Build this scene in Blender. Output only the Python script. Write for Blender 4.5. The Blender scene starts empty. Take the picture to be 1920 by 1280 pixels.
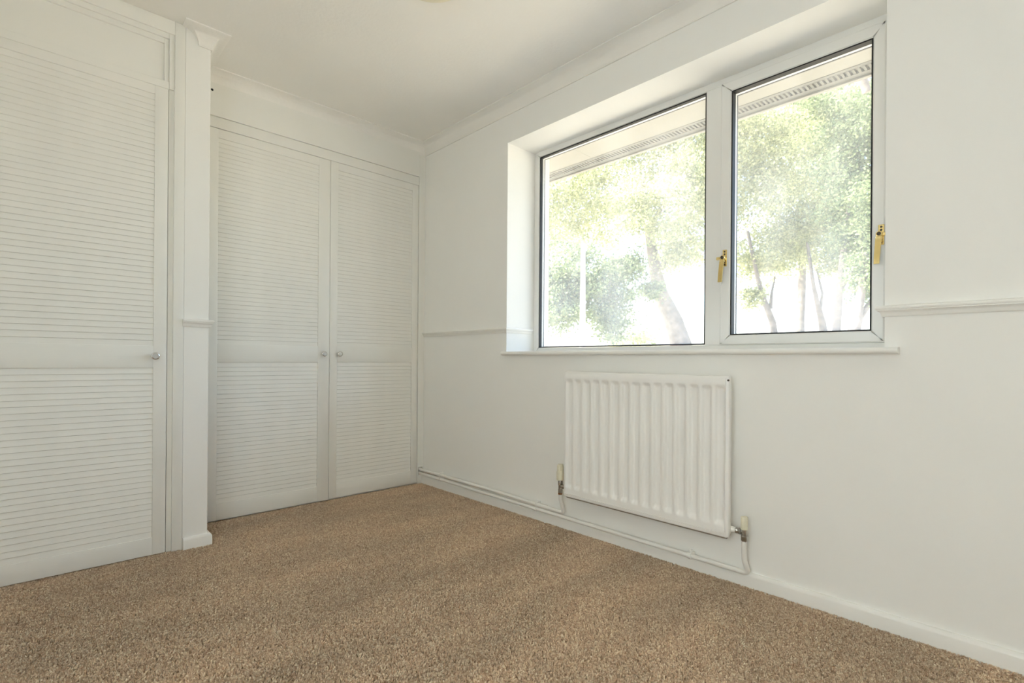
import bpy, bmesh, math, random
import numpy as np
from mathutils import Vector, Matrix

scene = bpy.context.scene
COL = scene.collection
R = math.radians

# ------------------------------------------------------------------ camera
YAW, ROLL = 0.7623, 0.0074
CAM = Vector((-2.0561, -3.0641, 0.8796))
cam_data = bpy.data.cameras.new('camera')
cam_data.sensor_width = 36.0
cam_data.lens = 36.0 * 953.9 / 1920.0
cam_data.shift_y = 35.7 / 1920.0
cam_data.clip_start = 0.02
cam_data.clip_end = 500
cam = bpy.data.objects.new('camera', cam_data)
COL.objects.link(cam)
fw = Vector((math.sin(YAW), math.cos(YAW), 0))
rt = Vector((math.cos(YAW), -math.sin(YAW), 0))
up = Vector((0, 0, 1))
r2 = math.cos(ROLL) * rt + math.sin(ROLL) * up
u2 = -math.sin(ROLL) * rt + math.cos(ROLL) * up
m = Matrix((r2, u2, -fw)).transposed().to_4x4()
m.translation = CAM
cam.matrix_world = m
scene.camera = cam
cam_data.dof.use_dof = True
cam_data.dof.focus_distance = 2.4
cam_data.dof.aperture_fstop = 4.5

# ------------------------------------------------------------------ world, sun, exposure
world = bpy.data.worlds.new('world')
scene.world = world
world.use_nodes = True
wn = world.node_tree
for n in list(wn.nodes):
    wn.nodes.remove(n)
sky = wn.nodes.new('ShaderNodeTexSky')
sky.sky_type = 'NISHITA'
sky.sun_disc = False
sky.sun_elevation = R(52)
sky.sun_rotation = R(-30)
sky.air_density = 1.0
sky.dust_density = 3.0
sky.ozone_density = 1.0
bg = wn.nodes.new('ShaderNodeBackground')
bg.inputs['Strength'].default_value = 0.40
wo = wn.nodes.new('ShaderNodeOutputWorld')
wn.links.new(sky.outputs[0], bg.inputs['Color'])
wn.links.new(bg.outputs[0], wo.inputs['Surface'])

sun_data = bpy.data.lights.new('sun', 'SUN')
sun_data.energy = 8.0
sun_data.angle = R(0.6)
sun_data.color = (1.0, 0.94, 0.84)
sun = bpy.data.objects.new('sun', sun_data)
COL.objects.link(sun)
sun.rotation_euler = Vector((0.42, -0.46, -0.78)).to_track_quat('-Z', 'Y').to_euler()
sun.location = (-6, 8, 14)

# added unseen fill spot beside the camera, bounced off the left wall
fl_data = bpy.data.lights.new('bounce_fill', 'SPOT')
fl_data.energy = 102.0
fl_data.spot_size = R(110)
fl_data.spot_blend = 1.0
fl_data.shadow_soft_size = 0.05
fl_data.color = (0.88, 0.965, 1.0)
fl = bpy.data.objects.new('bounce_fill', fl_data)
COL.objects.link(fl)
fl.location = (-2.0, -3.25, 1.20)
fl.rotation_euler = Vector((-0.92, 0.22, -0.12)).to_track_quat('-Z', 'Y').to_euler()

scene.view_settings.view_transform = 'Standard'
scene.view_settings.look = 'None'
scene.view_settings.exposure = 1.6
scene.view_settings.gamma = 1.0
scene.view_settings.use_curve_mapping = False
cy = scene.cycles
cy.use_denoising = True
cy.max_bounces = 24
cy.diffuse_bounces = 16
cy.glossy_bounces = 6
cy.transmission_bounces = 8
cy.transparent_max_bounces = 24
cy.sample_clamp_indirect = 20.0
cy.caustics_reflective = False
cy.caustics_refractive = False

# ------------------------------------------------------------------ materials
def base_mat(name):
    mt = bpy.data.materials.new(name)
    mt.use_nodes = True
    nt = mt.node_tree
    b = nt.nodes['Principled BSDF']
    return mt, nt, b

def paint(name, col, rough=0.6, var=0.03, vscale=3.0, bump=0.0, bscale=200.0, bdist=0.001, metal=0.0, spec=0.5, grain=None):
    """procedural painted surface: slight tonal mottling and fine relief"""
    mt, nt, b = base_mat(name)
    tc = nt.nodes.new('ShaderNodeTexCoord')
    no = nt.nodes.new('ShaderNodeTexNoise')
    no.inputs['Scale'].default_value = vscale
    no.inputs['Detail'].default_value = 4
    nt.links.new(tc.outputs['Object'], no.inputs['Vector'])
    rp = nt.nodes.new('ShaderNodeValToRGB')
    rp.color_ramp.elements[0].position = 0.3
    rp.color_ramp.elements[1].position = 0.7
    c = np.array(col)
    rp.color_ramp.elements[0].color = (*(c * (1 - var)), 1)
    rp.color_ramp.elements[1].color = (*np.minimum(c * (1 + var), 0.95), 1)
    nt.links.new(no.outputs['Fac'], rp.inputs['Fac'])
    nt.links.new(rp.outputs[0], b.inputs['Base Color'])
    b.inputs['Roughness'].default_value = rough
    b.inputs['Metallic'].default_value = metal
    b.inputs['Specular IOR Level'].default_value = spec
    if bump > 0:
        n2 = nt.nodes.new('ShaderNodeTexNoise')
        n2.inputs['Scale'].default_value = bscale
        n2.inputs['Detail'].default_value = 3
        if grain:
            mp = nt.nodes.new('ShaderNodeMapping')
            mp.inputs['Scale'].default_value = grain
            nt.links.new(tc.outputs['Object'], mp.inputs['Vector'])
            nt.links.new(mp.outputs[0], n2.inputs['Vector'])
        else:
            nt.links.new(tc.outputs['Object'], n2.inputs['Vector'])
        bp = nt.nodes.new('ShaderNodeBump')
        bp.inputs['Strength'].default_value = bump
        bp.inputs['Distance'].default_value = bdist
        nt.links.new(n2.outputs['Fac'], bp.inputs['Height'])
        nt.links.new(bp.outputs[0], b.inputs['Normal'])
    return mt

M = {}
M['wall'] = paint('wall_paint', (0.86, 0.856, 0.832), 0.75, 0.012, 2.0, 0.25, 350, 0.0006, spec=0.3)
M['ceil'] = paint('ceiling_paint', (0.865, 0.85, 0.815), 0.85, 0.015, 3.0, 0.55, 60, 0.002, spec=0.2)
M['wood'] = paint('gloss_painted_wood', (0.83, 0.827, 0.79), 0.38, 0.015, 4.0, 0.25, 40, 0.0006, grain=(0.3, 6, 6))
M['slat'] = paint('painted_slat', (0.83, 0.827, 0.79), 0.36, 0.02, 8.0, 0.4, 40, 0.0006, grain=(0.6, 6, 6))
M['trim'] = paint('white_trim_paint', (0.85, 0.845, 0.815), 0.35, 0.01, 4.0, 0.15, 60, 0.0005)
M['upvc'] = paint('white_plastic_frame', (0.80, 0.80, 0.78), 0.3, 0.01, 3.0)
M['rubber'] = paint('black_rubber_gasket', (0.012, 0.012, 0.012), 0.6, 0.2, 20)
M['rad'] = paint('white_radiator_enamel', (0.875, 0.868, 0.85), 0.3, 0.01, 4.0)
M['pipe'] = paint('white_pipe_paint', (0.85, 0.842, 0.81), 0.3, 0.03, 12.0, 0.3, 60, 0.0004)
M['cream'] = paint('cream_plastic', (0.78, 0.74, 0.58), 0.4, 0.03, 30)
M['chrome'] = paint('worn_chrome', (0.50, 0.49, 0.46), 0.28, 0.2, 60, metal=1.0)
M['knob'] = paint('satin_chrome', (0.74, 0.73, 0.72), 0.25, 0.03, 60, metal=1.0)
M['knobface'] = paint('brushed_chrome', (0.60, 0.595, 0.58), 0.6, 0.03, 60, metal=0.6)
M['brass'] = paint('polished_brass', (0.83, 0.66, 0.30), 0.26, 0.05, 40, metal=1.0)
M['screw'] = paint('dark_screw', (0.07, 0.055, 0.04), 0.45, 0.1, 60, metal=0.6)
M['brownstrip'] = paint('brown_strip', (0.30, 0.25, 0.21), 0.7, 0.2, 30)
M['bare'] = paint('bare_plaster', (0.42, 0.35, 0.28), 0.9, 0.15, 25)
M['copper'] = paint('bare_copper', (0.40, 0.20, 0.10), 0.4, 0.2, 60, metal=1.0)
M['dark'] = paint('dark_gap', (0.02, 0.018, 0.016), 0.9, 0.1, 20)
M['shade'] = paint('opal_glass_shade', (0.80, 0.74, 0.56), 0.35, 0.02, 10)
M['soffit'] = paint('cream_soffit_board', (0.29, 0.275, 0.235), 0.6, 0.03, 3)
M['vent'] = paint('grey_vent_plastic', (0.14, 0.137, 0.115), 0.6, 0.06, 10)
M['extwall'] = paint('outside_reveal_board', (0.78, 0.75, 0.62), 0.6, 0.05, 6)
M['brick'] = paint('outside_wall_render', (0.55, 0.48, 0.40), 0.9, 0.1, 12, 0.5, 60, 0.003)
M['ground'] = paint('pale_dry_ground', (0.56, 0.505, 0.40), 0.95, 0.2, 1.5, 0.5, 20, 0.01)
M['bark'] = paint('tree_bark', (0.20, 0.17, 0.15), 0.9, 0.3, 9, 0.8, 14, 0.02)
M['post'] = paint('pale_galvanised_post', (0.62, 0.61, 0.58), 0.5, 0.05, 10)
M['roof'] = paint('roof_tile', (0.22, 0.15, 0.12), 0.9, 0.2, 6)

def glass_mat():
    mt, nt, b = base_mat('dusty_veiled_glass')
    nt.nodes.remove(b)
    out = nt.nodes['Material Output']
    tr = nt.nodes.new('ShaderNodeBsdfTransparent')
    tr.inputs['Color'].default_value = (0.95, 0.97, 0.955, 1)
    gl = nt.nodes.new('ShaderNodeBsdfGlossy')
    gl.inputs['Roughness'].default_value = 0.02
    lw = nt.nodes.new('ShaderNodeLayerWeight')
    lw.inputs['Blend'].default_value = 0.5
    pw = nt.nodes.new('ShaderNodeMath'); pw.operation = 'POWER'; pw.inputs[1].default_value = 5.0
    nt.links.new(lw.outputs['Facing'], pw.inputs[0])
    fr = nt.nodes.new('ShaderNodeMapRange')
    fr.inputs['To Min'].default_value = 0.035; fr.inputs['To Max'].default_value = 0.9
    nt.links.new(pw.outputs[0], fr.inputs['Value'])
    m1 = nt.nodes.new('ShaderNodeMixShader')
    nt.links.new(fr.outputs[0], m1.inputs[0])
    nt.links.new(tr.outputs[0], m1.inputs[1])
    nt.links.new(gl.outputs[0], m1.inputs[2])
    tl = nt.nodes.new('ShaderNodeBsdfTranslucent')  # translucent layer: dust plus a pale veil standing in for outside glare
    tl.inputs['Color'].default_value = (0.93, 0.94, 0.95, 1)
    tc = nt.nodes.new('ShaderNodeTexCoord')
    mp = nt.nodes.new('ShaderNodeMapping')
    mp.inputs['Scale'].default_value = (1, 3.0, 1.2)
    no = nt.nodes.new('ShaderNodeTexNoise')
    no.inputs['Scale'].default_value = 2.2
    no.inputs['Detail'].default_value = 5
    mr = nt.nodes.new('ShaderNodeMapRange')
    mr.inputs['From Min'].default_value = 0.3
    mr.inputs['From Max'].default_value = 0.7
    mr.inputs['To Min'].default_value = DIRT_VEIL[0]
    mr.inputs['To Max'].default_value = DIRT_VEIL[1]
    nt.links.new(tc.outputs['Object'], mp.inputs['Vector'])
    nt.links.new(mp.outputs[0], no.inputs['Vector'])
    nt.links.new(no.outputs['Fac'], mr.inputs['Value'])
    m2 = nt.nodes.new('ShaderNodeMixShader')
    nt.links.new(mr.outputs[0], m2.inputs[0])
    nt.links.new(m1.outputs[0], m2.inputs[1])
    nt.links.new(tl.outputs[0], m2.inputs[2])
    nt.links.new(m2.outputs[0], out.inputs['Surface'])
    return mt
DIRT_VEIL = (0.06, 0.14)
M['glass'] = glass_mat()

def leaf_mat(name, c1, c2):
    mt, nt, b = base_mat(name)
    nt.nodes.remove(b)
    out = nt.nodes['Material Output']
    ge = nt.nodes.new('ShaderNodeNewGeometry')
    rp = nt.nodes.new('ShaderNodeValToRGB')
    rp.color_ramp.elements[0].color = (*c1, 1)
    rp.color_ramp.elements[1].color = (*c2, 1)
    nt.links.new(ge.outputs['Random Per Island'], rp.inputs['Fac'])
    df = nt.nodes.new('ShaderNodeBsdfDiffuse')
    tl = nt.nodes.new('ShaderNodeBsdfTranslucent')
    nt.links.new(rp.outputs[0], df.inputs['Color'])
    nt.links.new(rp.outputs[0], tl.inputs['Color'])
    mx = nt.nodes.new('ShaderNodeMixShader')
    mx.inputs[0].default_value = 0.45
    nt.links.new(df.outputs[0], mx.inputs[1])
    nt.links.new(tl.outputs[0], mx.inputs[2])
    nt.links.new(mx.outputs[0], out.inputs['Surface'])
    return mt
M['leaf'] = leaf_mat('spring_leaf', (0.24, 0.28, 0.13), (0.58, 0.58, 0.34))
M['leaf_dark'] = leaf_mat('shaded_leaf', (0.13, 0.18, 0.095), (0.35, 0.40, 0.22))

def carpet_mats():
    # backing
    mt, nt, b = base_mat('carpet_backing')
    tc = nt.nodes.new('ShaderNodeTexCoord')
    no = nt.nodes.new('ShaderNodeTexNoise')
    no.inputs['Scale'].default_value = 220
    no.inputs['Detail'].default_value = 3
    nt.links.new(tc.outputs['Object'], no.inputs['Vector'])
    rp = nt.nodes.new('ShaderNodeValToRGB')
    rp.color_ramp.elements[0].position = 0.32
    rp.color_ramp.elements[1].position = 0.68
    rp.color_ramp.elements[0].color = (0.42, 0.31, 0.21, 1)
    rp.color_ramp.elements[1].color = (0.68, 0.54, 0.38, 1)
    nt.links.new(no.outputs['Fac'], rp.inputs['Fac'])
    nt.links.new(rp.outputs[0], b.inputs['Base Color'])
    b.inputs['Roughness'].default_value = 1.0
    b.inputs['Specular IOR Level'].default_value = 0.0
    # pile
    mp_, nt, b = base_mat('carpet_tuft_yarn')
    oi = nt.nodes.new('ShaderNodeObjectInfo')
    rp = nt.nodes.new('ShaderNodeValToRGB')
    rp.color_ramp.interpolation = 'LINEAR'
    e = rp.color_ramp.elements
    e[0].position = 0.0; e[0].color = (0.52, 0.395, 0.27, 1)
    e[1].position = 1.0; e[1].color = (0.92, 0.83, 0.66, 1)
    k = e.new(0.35); k.color = (0.67, 0.51, 0.37, 1)
    k = e.new(0.65); k.color = (0.77, 0.625, 0.465, 1)
    nt.links.new(oi.outputs['Random'], rp.inputs['Fac'])
    # trodden and vacuumed patches in the lie of the pile
    ge = nt.nodes.new('ShaderNodeNewGeometry')
    n2 = nt.nodes.new('ShaderNodeTexNoise')
    n2.inputs['Scale'].default_value = 2.6
    n2.inputs['Detail'].default_value = 4
    mp2 = nt.nodes.new('ShaderNodeMapping')
    mp2.inputs['Rotation'].default_value = (0, 0, 0.9)
    mp2.inputs['Scale'].default_value = (0.45, 1.7, 1)
    nt.links.new(ge.outputs['Position'], mp2.inputs['Vector'])
    nt.links.new(mp2.outputs[0], n2.inputs['Vector'])
    mr = nt.nodes.new('ShaderNodeMapRange')
    mr.inputs['From Min'].default_value = 0.35
    mr.inputs['From Max'].default_value = 0.65
    mr.inputs['To Min'].default_value = 0.90
    mr.inputs['To Max'].default_value = 1.08
    nt.links.new(n2.outputs['Fac'], mr.inputs['Value'])
    hs = nt.nodes.new('ShaderNodeHueSaturation')
    nt.links.new(mr.outputs[0], hs.inputs['Value'])
    nt.links.new(rp.outputs[0], hs.inputs['Color'])
    nt.links.new(hs.outputs[0], b.inputs['Base Color'])
    b.inputs['Roughness'].default_value = 0.9
    b.inputs['Specular IOR Level'].default_value = 0.1
    return mt, mp_
M['carpet'], M['tuft'] = carpet_mats()

# ------------------------------------------------------------------ mesh helpers
class MB:
    def __init__(self):
        self.v, self.f, self.mi = [], [], []

    def add(self, vs, fs, mi=0):
        o = len(self.v)
        self.v += [tuple(p) for p in vs]
        self.f += [tuple(i + o for i in q) for q in fs]
        self.mi += [mi] * len(fs)

    def box(self, x0, x1, y0, y1, z0, z1, bev=0.0, seg=2, mi=0):
        if bev <= 0:
            vs = [(x, y, z) for z in (z0, z1) for y in (y0, y1) for x in (x0, x1)]
            self.add(vs, [(0, 2, 3, 1), (4, 5, 7, 6), (0, 1, 5, 4), (2, 6, 7, 3), (0, 4, 6, 2), (1, 3, 7, 5)], mi)
            return
        bm = bmesh.new()
        bmesh.ops.create_cube(bm, size=1.0)
        for v in bm.verts:
            v.co = Vector((x0 + (v.co.x + .5) * (x1 - x0), y0 + (v.co.y + .5) * (y1 - y0), z0 + (v.co.z + .5) * (z1 - z0)))
        bmesh.ops.bevel(bm, geom=list(bm.edges), offset=bev, segments=seg, affect='EDGES', profile=0.5)
        bm.verts.ensure_lookup_table()
        self.add([v.co[:] for v in bm.verts], [[v.index for v in f.verts] for f in bm.faces], mi)
        bm.free()

    def tube(self, path, radii, n=16, cap=True, mi=0):
        path = [Vector(p) for p in path]
        if not isinstance(radii, (list, tuple)):
            radii = [radii] * len(path)
        rings = []
        t0 = (path[1] - path[0]).normalized()
        a = t0.orthogonal().normalized()
        for i, p in enumerate(path):
            if i == 0: t = path[1] - path[0]
            elif i == len(path) - 1: t = path[-1] - path[-2]
            else: t = (path[i + 1] - p).normalized() + (p - path[i - 1]).normalized()
            t.normalize()
            a = (a - t * a.dot(t)).normalized()
            b = t.cross(a)
            rings.append([p + (a * math.cos(2 * math.pi * k / n) + b * math.sin(2 * math.pi * k / n)) * radii[i] for k in range(n)])
        vs = [q for r_ in rings for q in r_]
        fs = []
        for i in range(len(rings) - 1):
            for k in range(n):
                k2 = (k + 1) % n
                fs.append((i * n + k, i * n + k2, (i + 1) * n + k2, (i + 1) * n + k))
        if cap:
            fs.append(tuple(reversed(range(n))))
            fs.append(tuple((len(rings) - 1) * n + k for k in range(n)))
        self.add(vs, fs, mi)

    def lathe(self, origin, axis, prof, n=32, mi=0):
        """prof: list of (radius, height) along axis"""
        o = Vector(origin); ax = Vector(axis).normalized()
        a = ax.orthogonal().normalized(); b = ax.cross(a)
        vs, fs = [], []
        for (r_, h) in prof:
            for k in range(n):
                t = 2 * math.pi * k / n
                vs.append(o + ax * h + (a * math.cos(t) + b * math.sin(t)) * max(r_, 1e-5))
        for i in range(len(prof) - 1):
            for k in range(n):
                k2 = (k + 1) % n
                fs.append((i * n + k, i * n + k2, (i + 1) * n + k2, (i + 1) * n + k))
        fs.append(tuple(reversed(range(n))))
        fs.append(tuple((len(prof) - 1) * n + k for k in range(n)))
        self.add(vs, fs, mi)

    def sweep(self, path, prof, mi=0):
        """path: xy points with the room on the right-hand side; prof: closed loop of (offset into room, z)"""
        P = [Vector((p[0], p[1])) for p in path]
        N = []
        for i in range(len(P) - 1):
            d = (P[i + 1] - P[i]).normalized()
            N.append(Vector((d.y, -d.x)))
        vs, fs = [], []
        k = len(prof)
        for i, p in enumerate(P):
            if i == 0: mv = N[0]
            elif i == len(P) - 1: mv = N[-1]
            else:
                s = N[i - 1] + N[i]
                mv = s / (1 + N[i - 1].dot(N[i]))
            for (o, z) in prof:
                vs.append((p.x + mv.x * o, p.y + mv.y * o, z))
        for i in range(len(P) - 1):
            for j in range(k):
                j2 = (j + 1) % k
                fs.append((i * k + j, (i + 1) * k + j, (i + 1) * k + j2, i * k + j2))
        fs.append(tuple(range(k)))
        fs.append(tuple((len(P) - 1) * k + j for j in reversed(range(k))))
        self.add(vs, fs, mi)

    def build(self, name, mat, parent=None, smooth=None, fix=True):
        me = bpy.data.meshes.new(name)
        me.from_pydata(self.v, [], self.f)
        mats = mat if isinstance(mat, (list, tuple)) else [mat]
        for mm in mats:
            me.materials.append(mm)
        if len(mats) > 1:
            me.polygons.foreach_set('material_index', self.mi)
        if fix:
            bm = bmesh.new(); bm.from_mesh(me)
            bmesh.ops.recalc_face_normals(bm, faces=bm.faces)
            bm.to_mesh(me); bm.free()
        o = bpy.data.objects.new(name, me)
        COL.objects.link(o)
        if parent is not None:
            o.parent = parent
            o.matrix_parent_inverse = Matrix.Translation(-parent.location)
        if smooth is not None:
            me.polygons.foreach_set('use_smooth', [True] * len(me.polygons))
            try:
                me.set_sharp_from_angle(angle=R(smooth))
            except Exception:
                pass
        me.update()
        return o

def structure(o):
    o['kind'] = 'structure'
    return o

def empty(name, loc, label, cat, group=None):
    o = bpy.data.objects.new(name, None)
    COL.objects.link(o)
    o.location = loc
    o.empty_display_size = 0.1
    o['label'] = label; o['category'] = cat
    if group: o['group'] = group
    return o

# ------------------------------------------------------------------ room shell
H = 2.40
XL, YF = -2.90, -4.50            # far left wall and wall behind the photographer
OY0, OY1, OZ0, OZ1 = -2.697, -0.862, 0.918, 2.167   # window opening
PX0, PX1, PY = -1.536, -1.434, -0.34                 # pier between the wardrobes
WT = 0.33

b = MB(); b.box(XL - .1, 0.02, YF - .1, 0.70, -0.12, -0.004)
floor = structure(b.build('floor', M['carpet']))

b = MB(); b.box(XL - .1, 0.02, YF - .1, 0.80, H, H + 0.12)
structure(b.build('ceiling', M['ceil']))

b = MB()
b.box(0, WT - .02, YF - .1, OY0, -0.12, H)
b.box(0, WT - .02, OY1, 0.80, -0.12, H)
b.box(0, WT - .02, OY0, OY1, -0.12, OZ0)
b.box(0, WT - .02, OY0, OY1, OZ1, H)
wall_right = structure(b.build('wall_right', M['wall']))
b = MB(); b.box(-0.0012, 0.001, -1.20, -0.004, 0.079, 0.0935)
bare = b.build('bare_plaster', M['bare'], wall_right); bare['label'] = 'unpainted brownish strip between the pipes'
b = MB()
b.box(WT - .02, WT, YF - 6, OY0, -0.5, 2.26)
b.box(WT - .02, WT, OY1 - .018, 5, -0.5, 2.26)
b.box(WT - .02, WT, OY0, OY1 - .018, -0.5, OZ0 - .01)
b.box(WT - .02, WT, OY0, OY1 - .018, 2.205, 2.26)
structure(b.build('wall_outside', M['brick']))
b = MB(); b.box(0.285, WT + .012, OY1 - .022, OY1 - .004, OZ0, 2.24)
structure(b.build('trim_9', M['extwall']))

b = MB(); b.box(XL - .1, 0.02, 0.62, 0.72, -0.1, H)
structure(b.build('wall_back', M['wall']))
b = MB(); b.box(XL, -2.42, PY, 0.62, 0, H)
structure(b.build('wall_alcove', M['wall']))
b = MB(); b.box(XL - .1, XL, YF - .1, 0.72, -0.1, H)
structure(b.build('wall_left', M['wall']))
b = MB(); b.box(XL - .1, 0.02, YF - .1, YF, -0.1, H)
structure(b.build('wall_front', M['wall']))
b = MB(); b.box(PX0, PX1, PY, 0.62, 0, H, 0.003, 2)
structure(b.build('wall_pier', M['wall']))

# cornice : one cove run round the pier, over the wardrobe and along the window wall
def cove(c, n=8):
    pr = [(-.004, H + .004), (-.004, H - c), (0.006, H - c), (0.006, H - c + 0.004)]
    for i in range(n + 1):
        t = i / n * math.pi / 2
        rr = c - 0.012
        pr.append((c - 0.004 - rr * math.cos(t), H - c + 0.006 + rr * math.sin(t)))
    pr += [(c, H - .005), (c, H + .004)]
    return pr
b = MB()
b.sweep([(-1.478, -0.31), (-1.478, PY), (PX1, PY), (PX1, 0.0), (0, 0), (0, YF)], cove(0.070))
structure(b.build('trim_1', M['ceil'], smooth=40))

# dado rail
def dado(z0, z1, d=0.021):
    h = z1 - z0
    return [(-.003, z0), (0.006, z0), (0.009, z0 + .12 * h), (0.010, z0 + .3 * h), (0.013, z0 + .44 * h), (d - .004, z0 + .55 * h), (d - .004, z0 + .62 * h),
            (d - .001, z0 + .68 * h), (d, z0 + .80 * h), (d - .002, z0 + .92 * h), (d - .007, z1), (-.003, z1)]
b = MB(); b.sweep([(0, -0.001), (0, OY1), (0.205, OY1)], dado(1.043, 1.074))
structure(b.build('trim_2', M['trim'], smooth=35))
b = MB(); b.sweep([(0.205, OY0), (0, OY0), (0, YF)], dado(1.033, 1.069, 0.024))
structure(b.build('trim_3', M['trim'], smooth=35))
b = MB(); b.sweep([(PX0 - .004, PY), (PX1, PY), (PX1, -0.004)], dado(1.024, 1.059))
structure(b.build('trim_4', M['trim'], smooth=35))

# skirting boards
def skirt(h, t):
    return [(-.003, -.01), (t, -.01), (t, h - .012), (t - .002, h - .006), (t - .008, h), (-.003, h)]
b = MB(); b.sweep([(0, -0.002), (0, YF)], skirt(0.058, 0.018))
structure(b.build('baseboard_right', M['trim'], smooth=30))
b = MB(); b.sweep([(PX0 + .002, PY), (PX1, PY), (PX1, -0.005)], skirt(0.057, 0.017))
structure(b.build('baseboard_pier', M['trim'], smooth=30))
b = MB(); b.sweep([(0, YF), (XL, YF), (XL, PY)], skirt(0.058, 0.018))
structure(b.build('baseboard_left', M['trim'], smooth=30))

# ------------------------------------------------------------------ carpet pile
def carpet_pile():
    # one tuft: a few short leaning strands
    rnd = random.Random(4)
    b = MB()
    for k in range(5):
        a = k * 2 * math.pi / 5 + rnd.uniform(-.4, .4)
        d = Vector((math.cos(a), math.sin(a), 0)); s = Vector((-d.y, d.x, 0))
        w = 0.0011
        h = rnd.uniform(.0055, .0075)
        c0 = d * 0.0006; c1 = d * 0.0016 + Vector((0, 0, h * .6)); c2 = d * rnd.uniform(.002, .0034) + Vector((0, 0, h))
        b.add([c0 - s * w, c0 + s * w, c1 + s * w, c1 - s * w, c2 + s * w * .5, c2 - s * w * .5], [(0, 1, 2, 3), (3, 2, 4, 5)])
    me = bpy.data.meshes.new('carpet_tuft')
    me.from_pydata(b.v, [], b.f)
    me.materials.append(M['tuft'])
    tuft = bpy.data.objects.new('carpet_tuft_source', me)      # not linked to the scene: only the node tree uses it
    # surface the tufts grow on
    g = MB()
    g.add([(-2.42, YF, -.002), (-.019, YF, -.002), (-.019, .0, -.002), (-2.42, .0, -.002)], [(0, 1, 2, 3)])
    o = g.build('carpet_pile', M['tuft'], floor, fix=False)
    o['kind'] = 'stuff'
    ng = bpy.data.node_groups.new('grow_pile', 'GeometryNodeTree')
    ng.interface.new_socket('Geometry', in_out='INPUT', socket_type='NodeSocketGeometry')
    ng.interface.new_socket('Geometry', in_out='OUTPUT', socket_type='NodeSocketGeometry')
    N = ng.nodes; L = ng.links
    gi = N.new('NodeGroupInput'); go = N.new('NodeGroupOutput')
    dp = N.new('GeometryNodeDistributePointsOnFaces')
    dp.distribute_method = 'RANDOM'
    dp.inputs['Density'].default_value = TUFTS
    dp.inputs['Seed'].default_value = 3
    L.new(gi.outputs[0], dp.inputs['Mesh'])
    oi = N.new('GeometryNodeObjectInfo')
    oi.inputs['Object'].default_value = tuft
    ip = N.new('GeometryNodeInstanceOnPoints')
    L.new(dp.outputs['Points'], ip.inputs['Points'])
    L.new(oi.outputs['Geometry'], ip.inputs['Instance'])
    rv = N.new('FunctionNodeRandomValue'); rv.data_type = 'FLOAT_VECTOR'
    rv.inputs['Min'].default_value = (-.3, -.3, 0); rv.inputs['Max'].default_value = (.3, .3, 6.283)
    L.new(rv.outputs['Value'], ip.inputs['Rotation'])
    rs = N.new('FunctionNodeRandomValue'); rs.data_type = 'FLOAT'
    rs.inputs['Min'].default_value = 0.8; rs.inputs['Max'].default_value = 1.35
    L.new(rs.outputs[1] if rs.outputs[0].type == 'VECTOR' else rs.outputs[0], ip.inputs['Scale'])
    L.new(ip.outputs['Instances'], go.inputs[0])
    md = o.modifiers.new('pile', 'NODES')
    md.node_group = ng
TUFTS = 60000
carpet_pile()

# ------------------------------------------------------------------ window
FX = 0.230                       # inside face of the frame
WF = 2.662                        # right edge
win = MB()
def ring(mb, y0, y1, z0, z1, w, x0, x1, bev=0.003):
    """mitred rectangular frame in the yz plane; w = bar width, face at x0"""
    o = [(y0, z0), (y1, z0), (y1, z1), (y0, z1)]
    i = [(y0 + w[0], z0 + w[2]), (y1 - w[1], z0 + w[2]), (y1 - w[1], z1 - w[3]), (y0 + w[0], z1 - w[3])]
    for k in range(4):
        k2 = (k + 1) % 4
        q = [o[k], o[k2], i[k2], i[k]]
        cyy = sum(p[0] for p in q) / 4; cz = sum(p[1] for p in q) / 4
        def sh(p, d):
            dy, dz = cyy - p[0], cz - p[1]
            return (p[0] + d * (1 if dy > 0 else -1) * (abs(dy) > 1e-6), p[1] + d * (1 if dz > 0 else -1) * (abs(dz) > 1e-6))
        # bar as a prism with a softened front edge, a hairline short at the mitres
        e = 0.0004
        d1 = Vector((q[1][0] - q[0][0], q[1][1] - q[0][1])).normalized() * e
        qq = [(q[0][0] + d1.x, q[0][1] + d1.y), (q[1][0] - d1.x, q[1][1] - d1.y), (q[2][0] - d1.x, q[2][1] - d1.y), (q[3][0] + d1.x, q[3][1] + d1.y)]
        nrm = Vector((q[3][0] - q[0][0], q[3][1] - q[0][1]))
        ax = Vector((q[1][0] - q[0][0], q[1][1] - q[0][1])).normalized()
        nrm = (nrm - ax * nrm.dot(ax)).normalized() * bev
        fr_ = [(qq[0][0] + nrm.x, qq[0][1] + nrm.y), (qq[1][0] + nrm.x, qq[1][1] + nrm.y), (qq[2][0] - nrm.x, qq[2][1] - nrm.y), (qq[3][0] - nrm.x, qq[3][1] - nrm.y)]
        vs = [(x0, p[0], p[1]) for p in fr_] + [(x0 + bev, p[0], p[1]) for p in qq] + [(x1, p[0], p[1]) for p in qq]
        fs = [(0, 1, 2, 3)] + [(a, a + 4, (a + 1) % 4 + 4, (a + 1) % 4) for a in range(4)] + [(a + 4, a + 8, (a + 1) % 4 + 8, (a + 1) % 4 + 4) for a in range(4)] + [(11, 10, 9, 8)]
        mb.add(vs, fs)
# outer frame around both lights, mullion between
ring(win, OY0, OY1, 0.913, 2.172, (0.042, 0.042, 0.045, 0.036), FX, FX + .06)
win.box(FX, FX + .06, -2.045, -1.969, 0.957, 2.137, 0.002, 1)
window = structure(win.build('window_1', M['upvc'], smooth=25))

def gasket(mb, y0, y1, z0, z1, w, x0, x1):
    mb.box(x0, x1, y0, y0 + w, z0, z1); mb.box(x0, x1, y1 - w, y1, z0, z1)
    mb.box(x0, x1, y0 + w, y1 - w, z0, z0 + w); mb.box(x0, x1, y0 + w, y1 - w, z1 - w, z1)
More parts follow.
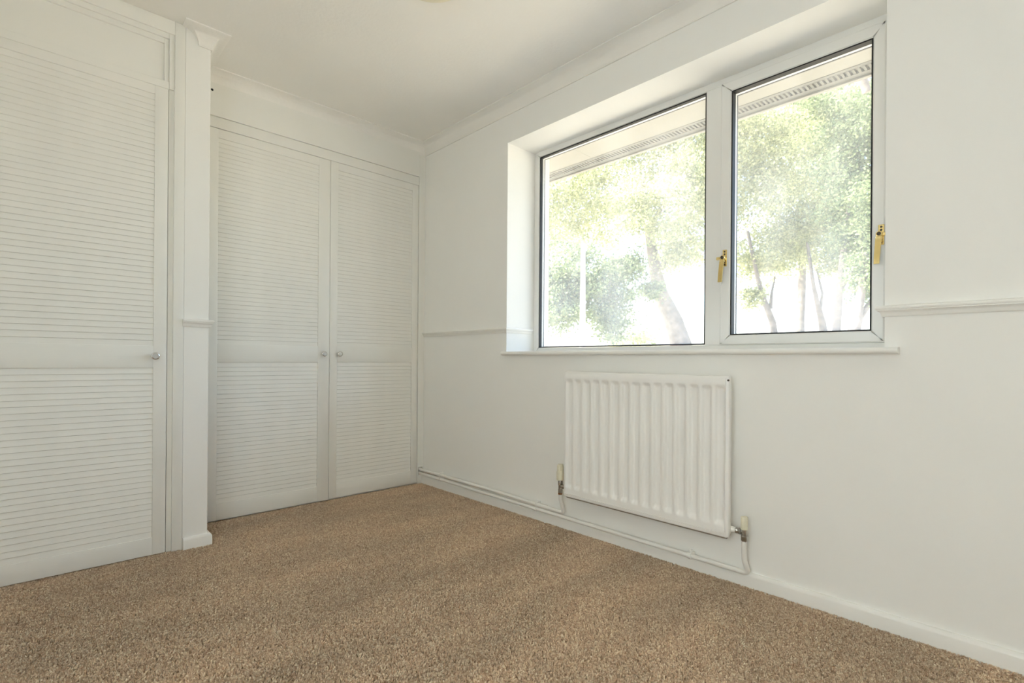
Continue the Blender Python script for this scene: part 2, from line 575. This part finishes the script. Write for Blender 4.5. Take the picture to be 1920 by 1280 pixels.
# fixed light on the left
LY0, LY1, LZ0, LZ1 = -1.969, -0.906, 0.960, 2.133
b = MB(); gasket(b, LY0, LY1, LZ0, LZ1, 0.005, FX + .002, FX + .022)
gasket(b, LY0 + .005, LY1 - .005, LZ0 + .005, LZ1 - .005, 0.003, FX + .036, FX + .041)
b.build('gasket', M['rubber'], window)
b = MB(); b.box(FX + .019, FX + .023, LY0, LY1, LZ0, LZ1)
g1 = b.build('pane', M['glass'], window); g1['label'] = 'clear fixed pane with dust and a glare veil'
# top hung sash on the right
SY0, SY1, SZ0, SZ1 = -2.657, -2.044, 0.958, 2.139
b = MB(); ring(b, SY0, SY1, SZ0, SZ1, (0.040, 0.046, 0.042, 0.046), FX - .012, FX + .05, 0.004)
sash = b.build('sash', M['upvc'], window, smooth=25)
GY0, GY1, GZ0, GZ1 = SY0 + .040, SY1 - .046, SZ0 + .042, SZ1 - .046
b = MB(); gasket(b, GY0, GY1, GZ0, GZ1, 0.0055, FX - .008, FX + .022)
gasket(b, GY0 + .0055, GY1 - .0055, GZ0 + .0055, GZ1 - .0055, 0.003, FX + .036, FX + .041)
b.build('gasket', M['rubber'], sash)
b = MB(); b.box(FX + .019, FX + .023, GY0, GY1, GZ0, GZ1)
b.build('pane', M['glass'], sash)

def handle(yc, zc, side):
    """brass espagnolette on the sash stile; side = +1 locks to the left in the photo, -1 to the right"""
    xf = FX - .012
    b = MB()
    b.box(xf - .003, xf + .001, yc - .0095, yc + .0095, zc - .037, zc + .038, 0.0012, 1)
    for dz in (0.029, 0.018, -0.018, -0.029):
        b.lathe((xf - .003, yc, zc + dz), (-1, 0, 0), [(0.0038, -.001), (0.0038, .0012), (0.002, .0016)], 12, 1)
    # boss and pivot
    yb = yc + 0.004
    b.lathe((xf - .002, yb, zc + .002), (-1, 0, 0), [(0.011, 0), (0.011, .014), (0.0095, .017)], 20, 0)
    b.lathe((xf - .019, yb, zc + .002), (-1, 0, 0), [(0.0068, 0), (0.0068, .003), (0.003, .0045)], 16, 1)
    # spur that wedges behind the frame
    ys = [yb, yc + side * (.034 if side > 0 else .026)]
    b.box(xf - .015, xf - .004, min(ys), max(ys), zc - .006, zc + .007, 0.002, 1)
    # crank and lever hanging down, standing off the stile
    b.box(xf - .026, xf - .010, yb - .0095, yb + .0095, zc - .020, zc - .007, 0.002, 1)
    vs, fs = [], []
    n = 7
    for i in range(n):
        t = i / (n - 1)
        z = zc - .010 - t * .100
        x = xf - .020 - .012 * math.sin(t * 1.4)
        yy = yb + .004 * t
        w, d = 0.0095 - .001 * t, 0.0035
        vs += [(x - d, yy - w, z), (x - d, yy + w, z), (x + d, yy + w, z), (x + d, yy - w, z)]
        if i:
            o = 4 * (i - 1)
            fs += [(o + a, o + (a + 1) % 4, o + 4 + (a + 1) % 4, o + 4 + a) for a in range(4)]
    fs += [(3, 2, 1, 0), tuple(4 * (n - 1) + a for a in range(4))]
    b.add(vs, fs)
    h = b.build('window_handle', [M['brass'], M['screw']], sash, smooth=35)
    h['label'] = 'brass lever handle'
    return h
handle(-2.066, 1.347, 1)
handle(-2.646, 1.352, -1)

# window board
b = MB()
pr = []
for i in range(9):
    t = -math.pi / 2 + math.pi * i / 8
    pr.append((0.028 + 0.010 * math.cos(t), 0.9215 + 0.0105 * math.sin(t)))
prof = [(-FX - .03, 0.911)] + pr + [(-FX - .03, 0.932)]
k = len(prof)
vs = [(-p[0], OY0, p[1]) for p in prof] + [(-p[0], OY1, p[1]) for p in prof]
fs = [(j, (j + 1) % k, k + (j + 1) % k, k + j) for j in range(k)] + [tuple(range(k)), tuple(k + j for j in reversed(range(k)))]
b.add(vs, fs)
prof2 = [(0.0, 0.911)] + pr + [(0.0, 0.932)]
for (ya, yb_) in ((-2.738, OY0), (OY1, -0.851)):
    k = len(prof2)
    vs = [(-p[0], ya, p[1]) for p in prof2] + [(-p[0], yb_, p[1]) for p in prof2]
    fs = [(j, (j + 1) % k, k + (j + 1) % k, k + j) for j in range(k)] + [tuple(range(k)), tuple(k + j for j in reversed(range(k)))]
    b.add(vs, fs)
b.build('window_sill', M['trim'], window, smooth=30)

# ------------------------------------------------------------------ louvre doors and wardrobes
rs = random.Random(11)
def slat_mesh(w, pitch):
    """one sloping louvre slat, lower edge towards the room; local origin at its lower front edge"""
    b = MB()
    t, rise, dep = 0.0045, pitch * 1.2, 0.0055
    sec = [(0.0, 0.0), (-0.0006, 0.0016), (dep - .0006, rise), (dep + t, rise), (t + .0012, 0.0008), (t * .6, -.0008)]
    k = len(sec)
    vs = [(0, p[0], p[1]) for p in sec] + [(w, p[0], p[1]) for p in sec]
    fs = [(j, (j + 1) % k, k + (j + 1) % k, k + j) for j in range(k)] + [tuple(range(k)), tuple(k + j for j in reversed(range(k)))]
    b.add(vs, fs)
    me = bpy.data.meshes.new('slat')
    me.from_pydata(b.v, [], b.f)
    bm = bmesh.new(); bm.from_mesh(me); bmesh.ops.recalc_face_normals(bm, faces=bm.faces); bm.to_mesh(me); bm.free()
    me.materials.append(M['slat'])
    return me

def louvre_door(parent, x0, x1, y, zb, zt, rails, stile, pitch, knob_x, knob_z):
    """rails: (bottom rail top, mid rail bottom, mid rail top, top rail bottom)"""
    rb, mb_, mt_, tb = rails
    b = MB(); d = 0.030
    b.box(x0, x0 + stile, y, y + d, zb, zt, 0.0018, 2)
    b.box(x1 - stile, x1, y, y + d, zb, zt, 0.0018, 2)
    for (za, zc) in ((zb, rb), (mb_, mt_), (tb, zt)):
        b.box(x0 + stile - .001, x1 - stile + .001, y + .0004, y + d, za, zc, 0.0018, 2)
    b.box(x0 + stile - .004, x1 - stile + .004, y + .022, y + .027, zb + .01, zt - .01)
    door = b.build('door', M['wood'], parent, smooth=30)
    w = (x1 - x0) - 2 * stile
    me = slat_mesh(w + .002, pitch)
    for (za, zc) in ((rb, mb_), (mt_, tb)):
        n = int(round((zc - za) / pitch))
        p = (zc - za) / n
        for i in range(n):
            s = bpy.data.objects.new('slat', me)
            COL.objects.link(s)
            s.parent = door
            s.location = (x0 + stile - .001, y + .0035 + rs.uniform(-.0004, .0004), za + i * p - .0008 + rs.uniform(-.0008, .0008))
            s.rotation_euler = (0, rs.uniform(-.0009, .0009), 0)
    kb = MB()
    kb.lathe((knob_x, y, knob_z), (0, -1, 0), [(0.0085, -.001), (0.0085, .004), (0.0065, .007), (0.0065, .012), (0.012, .0155), (0.0158, .019), (0.0165, .022), (0.0155, .0255), (0.0125, .027), (0.0118, .0262)], 36, 0)
    kb.lathe((knob_x, y, knob_z), (0, -1, 0), [(0.0118, .0255), (0.0115, .0268), (0.006, .0272)], 36, 1)
    kk = kb.build('knob', [M['knob'], M['knobface']], door, smooth=40)
    kk['label'] = 'round chrome knob'
    return door

# double wardrobe between the pier and the window wall
w2 = empty('louvred_wardrobe', (-0.71, 0, 0), 'built-in white wardrobe with two louvred doors between the pier and the window wall', 'wardrobe', 'built-in louvred wardrobes')
b = MB()
b.box(-0.052, -0.0005, -0.004, 0.03, 0.119, 2.345, 0.001, 1)         # right jamb with a notch for the pipes
b.box(-0.052, -0.045, -0.004, 0.03, 0, 0.119)
b.box(-0.012, -0.0005, -0.004, 0.03, 0, 0.119)
b.box(-0.045, -0.012, -0.004, 0.03, 0, 0.064)
b.box(PX1, PX1 + .0445, 0.001, 0.03, 0, 2.34)                           # left jamb, behind the pier
b.box(PX1, -0.052, 0.030, 0.05, -.002, 0.02)                            # plinth
b.build('frame', M['wood'], w2, smooth=30)
b = MB(); b.box(PX1, -0.052, -0.002, 0.03, 2.1128, 2.170, 0.0015, 2)
b.build('head_rail', M['wood'], w2, smooth=30)
b = MB(); b.box(PX1, -0.0545, -0.009, 0.024, 2.1712, 2.345, 0.001, 1)
fas = b.build('fascia_panel', M['wood'], w2)
b = MB(); b.lathe((-1.351, -0.0085, 2.303), (0, -1, 0), [(0.0062, -.001), (0.0062, .0012), (0.004, .002)], 16)
b.build('screw_hole', M['dark'], fas)
b = MB()
b.box(PX1, 0.0, 0.56, 0.58, 0, 2.34); b.box(-0.02, -0.001, 0.05, 0.56, 0, 2.34)
b.box(PX1 + .001, PX1 + .01, 0.05, 0.56, 0, 2.34); b.box(PX1, -0.0, 0.03, 0.58, 2.34, 2.36)
b.build('carcass', M['wood'], w2)
louvre_door(w2, -1.388, -0.6973, 0.0, 0.010, 2.110, (0.100, 0.858, 0.958, 2.062), 0.072, 0.0242, -0.737, 0.912)
d2 = louvre_door(w2, -0.6953, -0.0555, 0.0, 0.012, 2.111, (0.102, 0.861, 0.962, 2.064), 0.049, 0.0242, -0.637, 0.913)

# single wardrobe to the left of the pier
w1 = empty('louvred_wardrobe', (-2.0, PY, 0), 'built-in white wardrobe with one wide louvred door and panelled top, left of the pier', 'wardrobe', 'built-in louvred wardrobes')
DX1 = -1.597; DX0 = -2.352
b = MB()
b.box(-1.577, PX0 - .0008, PY - .003, PY + .035, 0, H - .001, 0.002, 2)                  # right stile
b.box(-2.42, -2.372, PY - .003, PY + .035, 0, H - .001, 0.002, 2)                       # left stile
b.box(-2.372, -1.577, PY - .003, PY + .035, 2.338, H - .001, 0.002, 2)                   # top rail
# stepped moulding round the top panel and down the jambs
b.box(-1.5965, -1.577, PY + .0125, PY + .034, 0, 2.338); b.box(-2.372, -2.3515, PY + .0125, PY + .034, 0, 2.338)
b.box(-2.372, -1.5965, PY + .0045, PY + .034, 2.315, 2.3385, 0.0015, 1)
b.box(-1.597, -1.577, PY + .004, PY + .012, 2.09, 2.3385, 0.0015, 1)
b.box(-2.352, -1.6145, PY + .0115, PY + .034, 2.292, 2.316, 0.0015, 1)
b.box(-1.615, -1.597, PY + .011, PY + .034, 2.12, 2.316, 0.0015, 1)
b.box(-2.352, -1.597, PY + .005, PY + .034, 2.0885, 2.122, 0.0015, 1)                    # rail over the door
b.build('frame', M['wood'], w1, smooth=30)
b = MB(); b.box(-2.372, -1.574, PY + .020, PY + .030, 2.095, 2.345)
b.build('top_panel', M['wood'], w1)
b = MB()
b.box(-2.42, PX0, 0.56, 0.58, 0, 2.39); b.box(-2.42, -2.41, PY + .05, 0.56, 0, 2.39); b.box(PX0 - .01, PX0 - .001, PY + .05, 0.56, 0, 2.39)
b.build('carcass', M['wood'], w1)
louvre_door(w1, DX0, DX1 - .003, PY, 0.008, 2.086, (0.086, 0.836, 0.934, 2.048), 0.050, 0.0250, -1.645, 0.888)

# ------------------------------------------------------------------ radiator
rad = empty('panel_radiator', (-0.06, -1.803, 0.51), 'white pressed steel panel radiator below the window', 'radiator')
RY0, RY1, RZ0, RZ1, RX = -2.222, -1.386, 0.196, 0.826, -0.090
def radiator_panel():
    # height field over a yz grid
    pitch, n = 0.0546, 15
    c0 = -1.803 + pitch * 7
    ys = set(); zs = set()
    def lin(a, b_, k): return [a + (b_ - a) * i / k for i in range(k + 1)]
    ycut = []
    for i in range(n):
        c = c0 - i * pitch
        for d in (-.0225, -.019, -.015, -.011, -.004, .004, .011, .015, .019, .0225):
            ycut.append(c + d)
    ycut += [RY0 + .0095, RY0 + .0105, RY0 + .0117, RY0 + .0133, RY0 + .0142, RY1 - .012, RY1 - .014]
    ycut = sorted(ycut)
    zcut = [RZ0 + .015, RZ0 + .0168, RZ0 + .0180, RZ0 + .0200, RZ0 + .0212] + lin(RZ0 + .040, RZ0 + .068, 6) + lin(RZ0 + .068, RZ1 - .058, 4)[1:-1] + lin(RZ1 - .058, RZ1 - .034, 6) + [RZ1 - .012]
    def prof(u):      # 1 in the channel floor, 0 on the ridge
        u = abs(u)
        t = min(max((0.0225 - u) / 0.0125, 0), 1)
        return t * t * (3 - 2 * t)
    def depth(y, z):
        d = 0
        i = round((c0 - y) / pitch)
        if 0 <= i < n:
            c = c0 - i * pitch
            # rounded channel ends
            zt = (RZ1 - .034 - z) / .024; zb = (z - RZ0 - .040) / .028
            e = min(max(min(zt, zb), 0), 1); e = e * e * (3 - 2 * e)
            d = 0.0125 * prof(y - c) * e
        return d
    vs, fs = [], []
    ny, nz = len(ycut), len(zcut)
    for z in zcut:
        for y in ycut:
            d = depth(y, z)
            # a fine crease just inside the rim
            if RZ0 + .0175 < z < RZ0 + .0205 and RY0 + .011 < y < RY1 - .011:
                d = 0.0045
            if RY0 + .0112 < y < RY0 + .0138 and z > RZ0 + .0175:
                d = 0.0035
            vs.append((RX + d, y, z))
    for j in range(nz - 1):
        for i in range(ny - 1):
            fs.append((j * ny + i, j * ny + i + 1, (j + 1) * ny + i + 1, (j + 1) * ny + i))
    # border loop
    loop = [i for i in range(ny)] + [j * ny + ny - 1 for j in range(1, nz)] + [(nz - 1) * ny + i for i in range(ny - 2, -1, -1)] + [j * ny for j in range(nz - 2, 0, -1)]
    def outset(p, dx, g, gt):
        y = p[1]; z = p[2]
        cy_, cz_ = (RY0 + RY1) / 2, (RZ0 + RZ1) / 2
        y2 = max(min(y, RY1 - .012), RY0 + .012); z2 = max(min(z, RZ1 - .012), RZ0 + .015)
        oy = (g if y >= RY1 - .0121 else (-g * .8 if y <= RY0 + .0096 else 0))
        oz = (gt if z >= RZ1 - .0121 else (-(g * 1.2) if z <= RZ0 + .0151 else 0))
        if oy and oz: oy *= .78; oz *= .78
        return (dx, y + oy, z + oz)
    prev = loop
    for (dx, g, gt) in ((RX + .0022, .004, .003), (RX + .0016, .0075, .006), (RX + .003, .0105, .0095), (RX + .007, .012, .0117), (RX + .011, .0125, .012), (RX + .030, .009, .012), (RX + .034, .004, .008)):
        new = []
        for q in loop:
            new.append(len(vs)); vs.append(outset(vs[q], dx, g, gt))
        for a in range(len(loop)):
            a2 = (a + 1) % len(loop)
            fs.append((prev[a], prev[a2], new[a2], new[a]))
        prev = new
    fs.append(tuple(prev))
    b = MB(); b.add(vs, fs)
    return b
radiator_panel().build('panel', M['rad'], rad, smooth=50)
b = MB()
for yy in (-1.55, -2.06):
    b.box(-0.060, -0.001, yy - .015, yy + .015, 0.28, 0.74)
b.build('bracket', M['rad'], rad)
b = MB(); b.lathe((RX + .0015, RY0 + .0045, RZ1 - .017), (-1, 0, 0), [(0.0040, -.002), (0.0040, .0012), (0.0025, .002)], 12)
pl = b.build('bleed_plug', M['screw'], rad); pl['label'] = 'small dark bleed plug'
b = MB(); b.box(RX + .013, RX + .022, RY0 + .012, RY1 - .012, RZ0 - .0065, RZ0 + .012)  # narrow brown strip set just behind the panel's bottom edge
sm = b.build('bottom_strip', M['brownstrip'], rad); sm['label'] = 'brownish strip along the bottom of the panel'

# left valve, with cream thermostatic style head
vx, vy = -0.052, -1.334
b = MB()
b.lathe((vx, vy, 0), (0, 0, 1), [(0.0095, .196), (0.0115, .198), (0.0115, .216), (0.0095, .218), (0.0095, .236), (0.012, .238), (0.0125, .252), (0.011, .262)], 20)
b.tube([(vx, vy, .232), (vx, vy - .020, .232), (vx, vy - .045, .232)], [0.009, 0.0105, 0.0105], 16)
va = b.build('valve', M['chrome'], rad, smooth=35); va['label'] = 'chrome valve with cream cap'
b = MB(); b.lathe((vx, vy, 0), (0, 0, 1), [(0.013, .260), (0.0195, .264), (0.0205, .302), (0.0185, .310), (0.0150, .315), (0.0142, .342), (0.0125, .345)], 20)
for k_ in range(8):
    a = k_ * math.pi / 4
    b.box(vx + .0140 * math.cos(a) - .0022, vx + .0140 * math.cos(a) + .0022, vy + .0140 * math.sin(a) - .0022, vy + .0140 * math.sin(a) + .0022, .312, .338, 0.0008, 1)
b.build('valve_cap', M['cream'], va, smooth=35)
b = MB(); b.lathe((vx, vy, 0), (0, 0, 1), [(0.0088, .186), (0.0108, .190), (0.0108, .2005), (0.0088, .203)], 12)
b.build('olive_nut', M['copper'], va)

# right valve
vx2, vy2 = -0.052, -2.268
b = MB()
b.lathe((vx2, vy2, 0), (0, 0, 1), [(0.0112, .192), (0.0125, .195), (0.0125, .210), (0.0095, .213), (0.0095, .238)], 20)
b.tube([(vx2, vy2, .226), (vx2, vy2 + .012, .226)], 0.0075, 16)
b.lathe((vx2, vy2 + .010, .226), (0, 1, 0), [(0.009, 0), (0.0125, .003), (0.0125, .010), (0.0105, .012), (0.0118, .014), (0.0118, .021), (0.008, .024)], 20)
va2 = b.build('valve', M['chrome'], rad, smooth=35); va2['label'] = 'chrome angle valve with cream cap'
b = MB(); b.lathe((vx2, vy2, 0), (0, 0, 1), [(0.0128, .236), (0.0134, .238), (0.0132, .282), (0.0115, .285)], 24)
b.build('valve_cap', M['cream'], va2, smooth=35)
b = MB(); b.tube([(vx2, vy2 + .032, .226), (vx2, vy2 + .056, .226)], 0.0115, 16)
b.build('union_tail', M['pipe'], va2, smooth=35)

# ------------------------------------------------------------------ heating pipes
def arc(p0, p1, p2, n=6):
    p0, p1, p2 = map(Vector, (p0, p1, p2))
    return [(1 - t) ** 2 * p0 + 2 * t * (1 - t) * p1 + t * t * p2 for t in [i / n for i in range(n + 1)]]
px_ = -0.0295
up_ = empty('heating_pipe', (px_, -0.70, 0.094), 'upper white pipe along the skirting, turning up to the left radiator valve', 'pipe', 'heating pipes along the skirting')
path = [(px_, 0.10, .104), (px_, -.8, .1015), (px_, -1.300, .091)] + arc((px_, -1.320, .0905), (px_ - .002, -1.342, .090), (px_ - .010, -1.341, .114)) + [(vx + .006, -1.338, .140), (vx, vy, .166), (vx, vy, .192)]
b = MB(); b.tube(path, 0.0097, 16)
up_pipe = b.build('pipe_run', M['pipe'], up_, smooth=50)
lo_ = empty('heating_pipe', (px_, -1.1, 0.068), 'lower white pipe along the skirting, turning up to the right radiator valve', 'pipe', 'heating pipes along the skirting')
path = [(px_, 0.10, .0765), (px_, -1.2, .068), (px_, -2.235, .0625)] + arc((px_, -2.252, .062), (px_, -2.276, .061), (px_ - .008, -2.274, .084)) + [(vx2 + .007, vy2 + .001, .112), (vx2, vy2, .14), (vx2, vy2, .193)]
b = MB(); b.tube(path, 0.0097, 16)
b.build('pipe_run', M['pipe'], lo_, smooth=50)
def clip(y, zs, parent):
    b = MB()
    z0, z1 = max(min(zs) - .0125, .0585), max(zs) + .0125
    for z in zs:
        b.tube([(px_, y - .008, z), (px_, y + .008, z)], 0.0132, 16)
    b.box(px_ + .002, -0.0005, y - .010, y + .010, z0, z1 + .002, 0.002, 1)
    if len(zs) == 1:
        b.box(px_ + .002, px_ + .018, y - .006, y + .006, z1 - .002, z1 + .012, 0.002, 1)
    c = b.build('pipe_clip', M['pipe'], parent, smooth=35)
clip(-0.246, (.1032, .0755), up_)
clip(-1.140, (.0944, .0684), up_)
clip(-2.035, (.0636,), lo_)

# ------------------------------------------------------------------ ceiling light
cl = empty('ceiling_light', (-0.938, -1.424, H), 'round cream flush ceiling light at the top edge of the picture', 'light')
b = MB(); b.lathe((-0.938, -1.424, H), (0, 0, -1), [(0.135, -.002), (0.135, .012), (0.128, .016)], 48)
b.build('base', M['trim'], cl, smooth=35)
b = MB(); b.lathe((-0.938, -1.424, H), (0, 0, -1), [(0.150, .008), (0.156, .018), (0.152, .034), (0.135, .052), (0.10, .068), (0.055, .077), (0.012, .080)], 48)
b.build('shade', M['shade'], cl, smooth=60)

# ------------------------------------------------------------------ outside: eaves, ground, post, trees
ZS = 2.25
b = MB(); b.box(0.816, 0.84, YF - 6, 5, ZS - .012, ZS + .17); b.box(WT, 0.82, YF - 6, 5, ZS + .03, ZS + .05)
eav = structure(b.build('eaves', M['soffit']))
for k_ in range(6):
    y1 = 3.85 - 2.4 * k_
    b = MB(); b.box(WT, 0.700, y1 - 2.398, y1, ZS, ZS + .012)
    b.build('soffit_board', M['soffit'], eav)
b = MB(); b.box(0.704, 0.816, YF - 6, 5, ZS + .010, ZS + .03); b.box(0.776, 0.816, YF - 6, 5, ZS - .004, ZS + .012); b.box(0.700, 0.724, YF - 6, 5, ZS - .002, ZS + .012)
b.build('vent_strip', M['vent'], eav)
b = MB()
y = -4.4
while y < 1.2:
    b.box(0.724, 0.776, y, y + .011, ZS - .003, ZS + .011); y += .022
rib = b.build('vent_rib', M['vent'], eav); rib['kind'] = 'stuff'
b = MB(); b.box(XL - 1, 0.90, YF - 6, 5, ZS + .30, ZS + .42); b.box(XL - 1, 0.84, YF - 6, 5, ZS + .27, ZS + .30)
structure(b.build('roof', M['roof']))

b = MB()
GZ = -0.35
b.add([(-40, -60, GZ), (90, -60, GZ), (90, 80, GZ), (-40, 80, GZ)], [(0, 1, 2, 3)])
structure(b.build('ground', M['ground'], fix=False))

def at(px, depth):
    """ground position seen at column px of the photo at this distance"""
    p = CAM + depth * (fw + (px - 960) / 953.9 * rt)
    return Vector((p.x, p.y, GZ))
def zat(py, depth):
    return CAM.z + (675.7 - py) / 953.9 * depth

def leaves(rng, blobs, count, size, mat, name, parent):
    """blobs: (centre, radii, weight); clumped leaf quads"""
    wts = np.array([q[2] for q in blobs], float); wts /= wts.sum()
    P = []
    for (c, rr, _), w in zip(blobs, wts):
        m_ = max(3, int(count * w))
        ncl = max(6, m_ // 120)
        d = rng.normal(size=(ncl, 3)); d /= np.linalg.norm(d, axis=1)[:, None]
        cc = np.array(c) + d * (rng.random((ncl, 1)) ** 0.45) * np.array(rr)
        idx = rng.integers(0, ncl, m_)
        P.append(cc[idx] + rng.normal(size=(m_, 3)) * np.array([.17, .17, .09]) * (0.5 + 0.5 * np.array(rr).mean()))
    P = np.concatenate(P); n = len(P)
    nr = rng.normal(size=(n, 3)) + np.array([0, 0, 0.7]); nr /= np.linalg.norm(nr, axis=1)[:, None]
    t = rng.normal(size=(n, 3)); t -= nr * (t * nr).sum(1)[:, None]; t /= np.linalg.norm(t, axis=1)[:, None]
    s = np.cross(nr, t)
    L = size * rng.uniform(.7, 1.3, (n, 1)); W = L * .42
    # leaf: a pointed, slightly folded hexagon -> two quads
    v = np.stack([P - t * L * .5, P - t * L * .12 + s * W, P + t * L * .5 - nr * L * .1, P - t * L * .12 - s * W], 1)
    me = bpy.data.meshes.new(name)
    me.vertices.add(4 * n); me.vertices.foreach_set('co', v.reshape(-1))
    me.loops.add(4 * n); me.loops.foreach_set('vertex_index', np.arange(4 * n, dtype=np.int32))
    me.polygons.add(n); me.polygons.foreach_set('loop_start', np.arange(0, 4 * n, 4, dtype=np.int32))
    try: me.polygons.foreach_set('loop_total', np.full(n, 4, np.int32))
    except Exception: pass
    me.update(calc_edges=True)
    me.materials.append(mat)
    o = bpy.data.objects.new(name, me); COL.objects.link(o)
    o.parent = parent; o.matrix_parent_inverse = Matrix.Translation(-parent.location)
    o['kind'] = 'stuff'
    return o

def tree(depth, trunk, blobs, count, size, mat, label, seed, branches=()):
    """trunk: list of (px, py, width px) seen in the photo at this depth, grown down to the ground"""
    rng = np.random.default_rng(seed)
    base = at(trunk[0][0], depth)
    root = empty('tree', base, label, 'tree', 'trees outside the window')
    pts = [base + Vector((0, 0, -.1))]; rad_ = [trunk[0][2] / 953.9 * depth * .62]
    for (px, py, w) in trunk:
        p = at(px, depth); p.z = zat(py, depth)
        pts.append(p); rad_.append(w / 953.9 * depth * .5)
    b = MB(); b.tube(pts, rad_, 10)
    tr_ = b.build('trunk', M['bark'], root, smooth=60)
    for br in branches:
        b = MB(); q = []; r_ = []
        for (px, py, w, dd) in br:
            p = at(px, depth + dd); p.z = zat(py, depth + dd); q.append(p); r_.append(w / 953.9 * depth * .5)
        b.tube(q, r_, 8)
        b.build('branch', M['bark'], root, smooth=60)
    bl = []
    for (px, py, rx, rz, dd, w) in blobs:
        c = at(px, depth + dd); c.z = zat(py, depth + dd)
        k_ = (depth + dd) / 953.9
        bl.append((c[:], (rx * k_, rx * k_, rz * k_), w))
    leaves(rng, bl, int(count * 2.0), size * 0.50, mat, 'crown', root)
    return root

# dark low tree at the left of the fixed pane
tree(9.5, [(1010, 620, 16), (1015, 520, 13), (1020, 430, 9)],
     [(1060, 520, 75, 70, 0, 3), (1130, 560, 55, 60, .3, 2), (1170, 500, 45, 40, .6, 1.2), (1150, 610, 30, 25, 0, .5), (1215, 545, 22, 25, .8, .35), (1040, 590, 45, 35, -.2, 1)],
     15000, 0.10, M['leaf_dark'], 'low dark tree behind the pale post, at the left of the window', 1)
# big leaning tree seen through the fixed pane
tree(11, [(1282, 660, 40), (1262, 600, 34), (1238, 550, 28), (1226, 500, 22), (1215, 430, 16), (1200, 330, 10)],
     [(1060, 350, 110, 80, 0, 3), (1180, 300, 110, 90, .5, 3), (1280, 260, 90, 90, 0, 2.5), (1290, 420, 70, 70, .5, 1.6), (1100, 420, 100, 60, 1, 2), (1000, 420, 60, 80, 0, 1), (1200, 170, 160, 70, 0, 2.5), (1330, 350, 70, 80, 1, 1.2), (1215, 390, 75, 60, -1.2, 1.6), (1290, 340, 60, 60, -1.0, 1.2), (1270, 470, 60, 35, -.4, .7), (1180, 640, 70, 14, .5, .3)],
     33000, 0.115, M['leaf'], 'big tree with a thick leaning trunk seen through the fixed pane', 2,
     branches=[[(1228, 510, 16, 0), (1265, 470, 9, .2), (1300, 440, 4, .3)], [(1216, 430, 10, 0), (1262, 340, 7, 0), (1300, 300, 4, 0), (1322, 285, 3, 0)]])
# trees in the right-hand pane
tree(12, [(1456, 650, 13), (1448, 600, 12), (1432, 560, 10), (1420, 520, 8), (1400, 430, 5)],
     [(1400, 330, 100, 110, 0, 3), (1440, 470, 80, 60, .4, 2), (1400, 230, 90, 60, -.6, 1.4), (1410, 560, 22, 20, 0, .25)],
     15000, 0.12, M['leaf'], 'slim forked tree at the left of the opening sash', 3,
     branches=[[(1444, 575, 8, 0), (1446, 545, 5, 0), (1452, 515, 3, .2)]])
tree(14, [(1497, 650, 19), (1499, 590, 17), (1502, 540, 15), (1505, 430, 10)],
     [(1500, 350, 100, 120, 0, 3), (1500, 470, 80, 40, 0, 1), (1480, 220, 110, 60, 0, 2)],
     14000, 0.13, M['leaf'], 'straight trunked tree in the middle of the opening sash', 4)
tree(11.5, [(1548, 650, 17), (1541, 600, 13), (1532, 565, 9), (1524, 530, 7), (1512, 450, 5)],
     [(1560, 400, 90, 70, 0, 2), (1540, 260, 110, 90, .5, 2.6), (1580, 480, 50, 40, 0, .8)],
     14000, 0.115, M['leaf'], 'thin bent trunk tree right of the straight trunk', 5,
     branches=[[(1536, 585, 7, 0), (1541, 545, 5, 0), (1530, 500, 3, .2)]])
tree(10, [(1566, 650, 15), (1570, 580, 14), (1576, 500, 11), (1590, 380, 8)],
     [(1600, 330, 80, 100, 0, 2.4), (1630, 230, 80, 90, .3, 2), (1620, 440, 60, 50, 0, 1.4), (1640, 530, 40, 40, .3, .7), (1560, 200, 60, 60, -.3, .8)],
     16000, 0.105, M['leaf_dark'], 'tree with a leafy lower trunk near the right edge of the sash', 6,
     branches=[[(1574, 540, 9, 0), (1600, 500, 6, 0), (1625, 460, 4, 0)], [(1598, 100, 13, -2), (1612, 138, 13, -2), (1622, 168, 11, -2)]])
tree(9, [(1592, 660, 26), (1604, 600, 20), (1614, 540, 15), (1622, 470, 12)],
     [(1640, 500, 40, 60, 0, 1.4), (1660, 400, 60, 80, 0, 2), (1690, 250, 80, 120, 0, 2)],
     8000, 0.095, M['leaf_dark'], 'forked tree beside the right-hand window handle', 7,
     branches=[[(1596, 640, 16, 0), (1612, 590, 12, 0), (1632, 560, 9, 0)]])

# pale post in front of the dark tree
pb = at(1092, 7.6)
post = empty('lamp_post', pb, 'pale round post standing in front of the dark tree', 'post')
b = MB(); b.tube([pb, pb + Vector((0, 0, 1.6)), Vector((pb.x, pb.y, zat(458, 7.6)))], [0.052, 0.045, 0.032], 14)
b.build('shaft', M['post'], post, smooth=50)
b = MB(); b.lathe((pb.x, pb.y, zat(458, 7.6)), (0, 0, 1), [(0.036, -.02), (0.036, .01), (0.02, .03)], 14)
b.build('post_cap', M['post'], post, smooth=50)
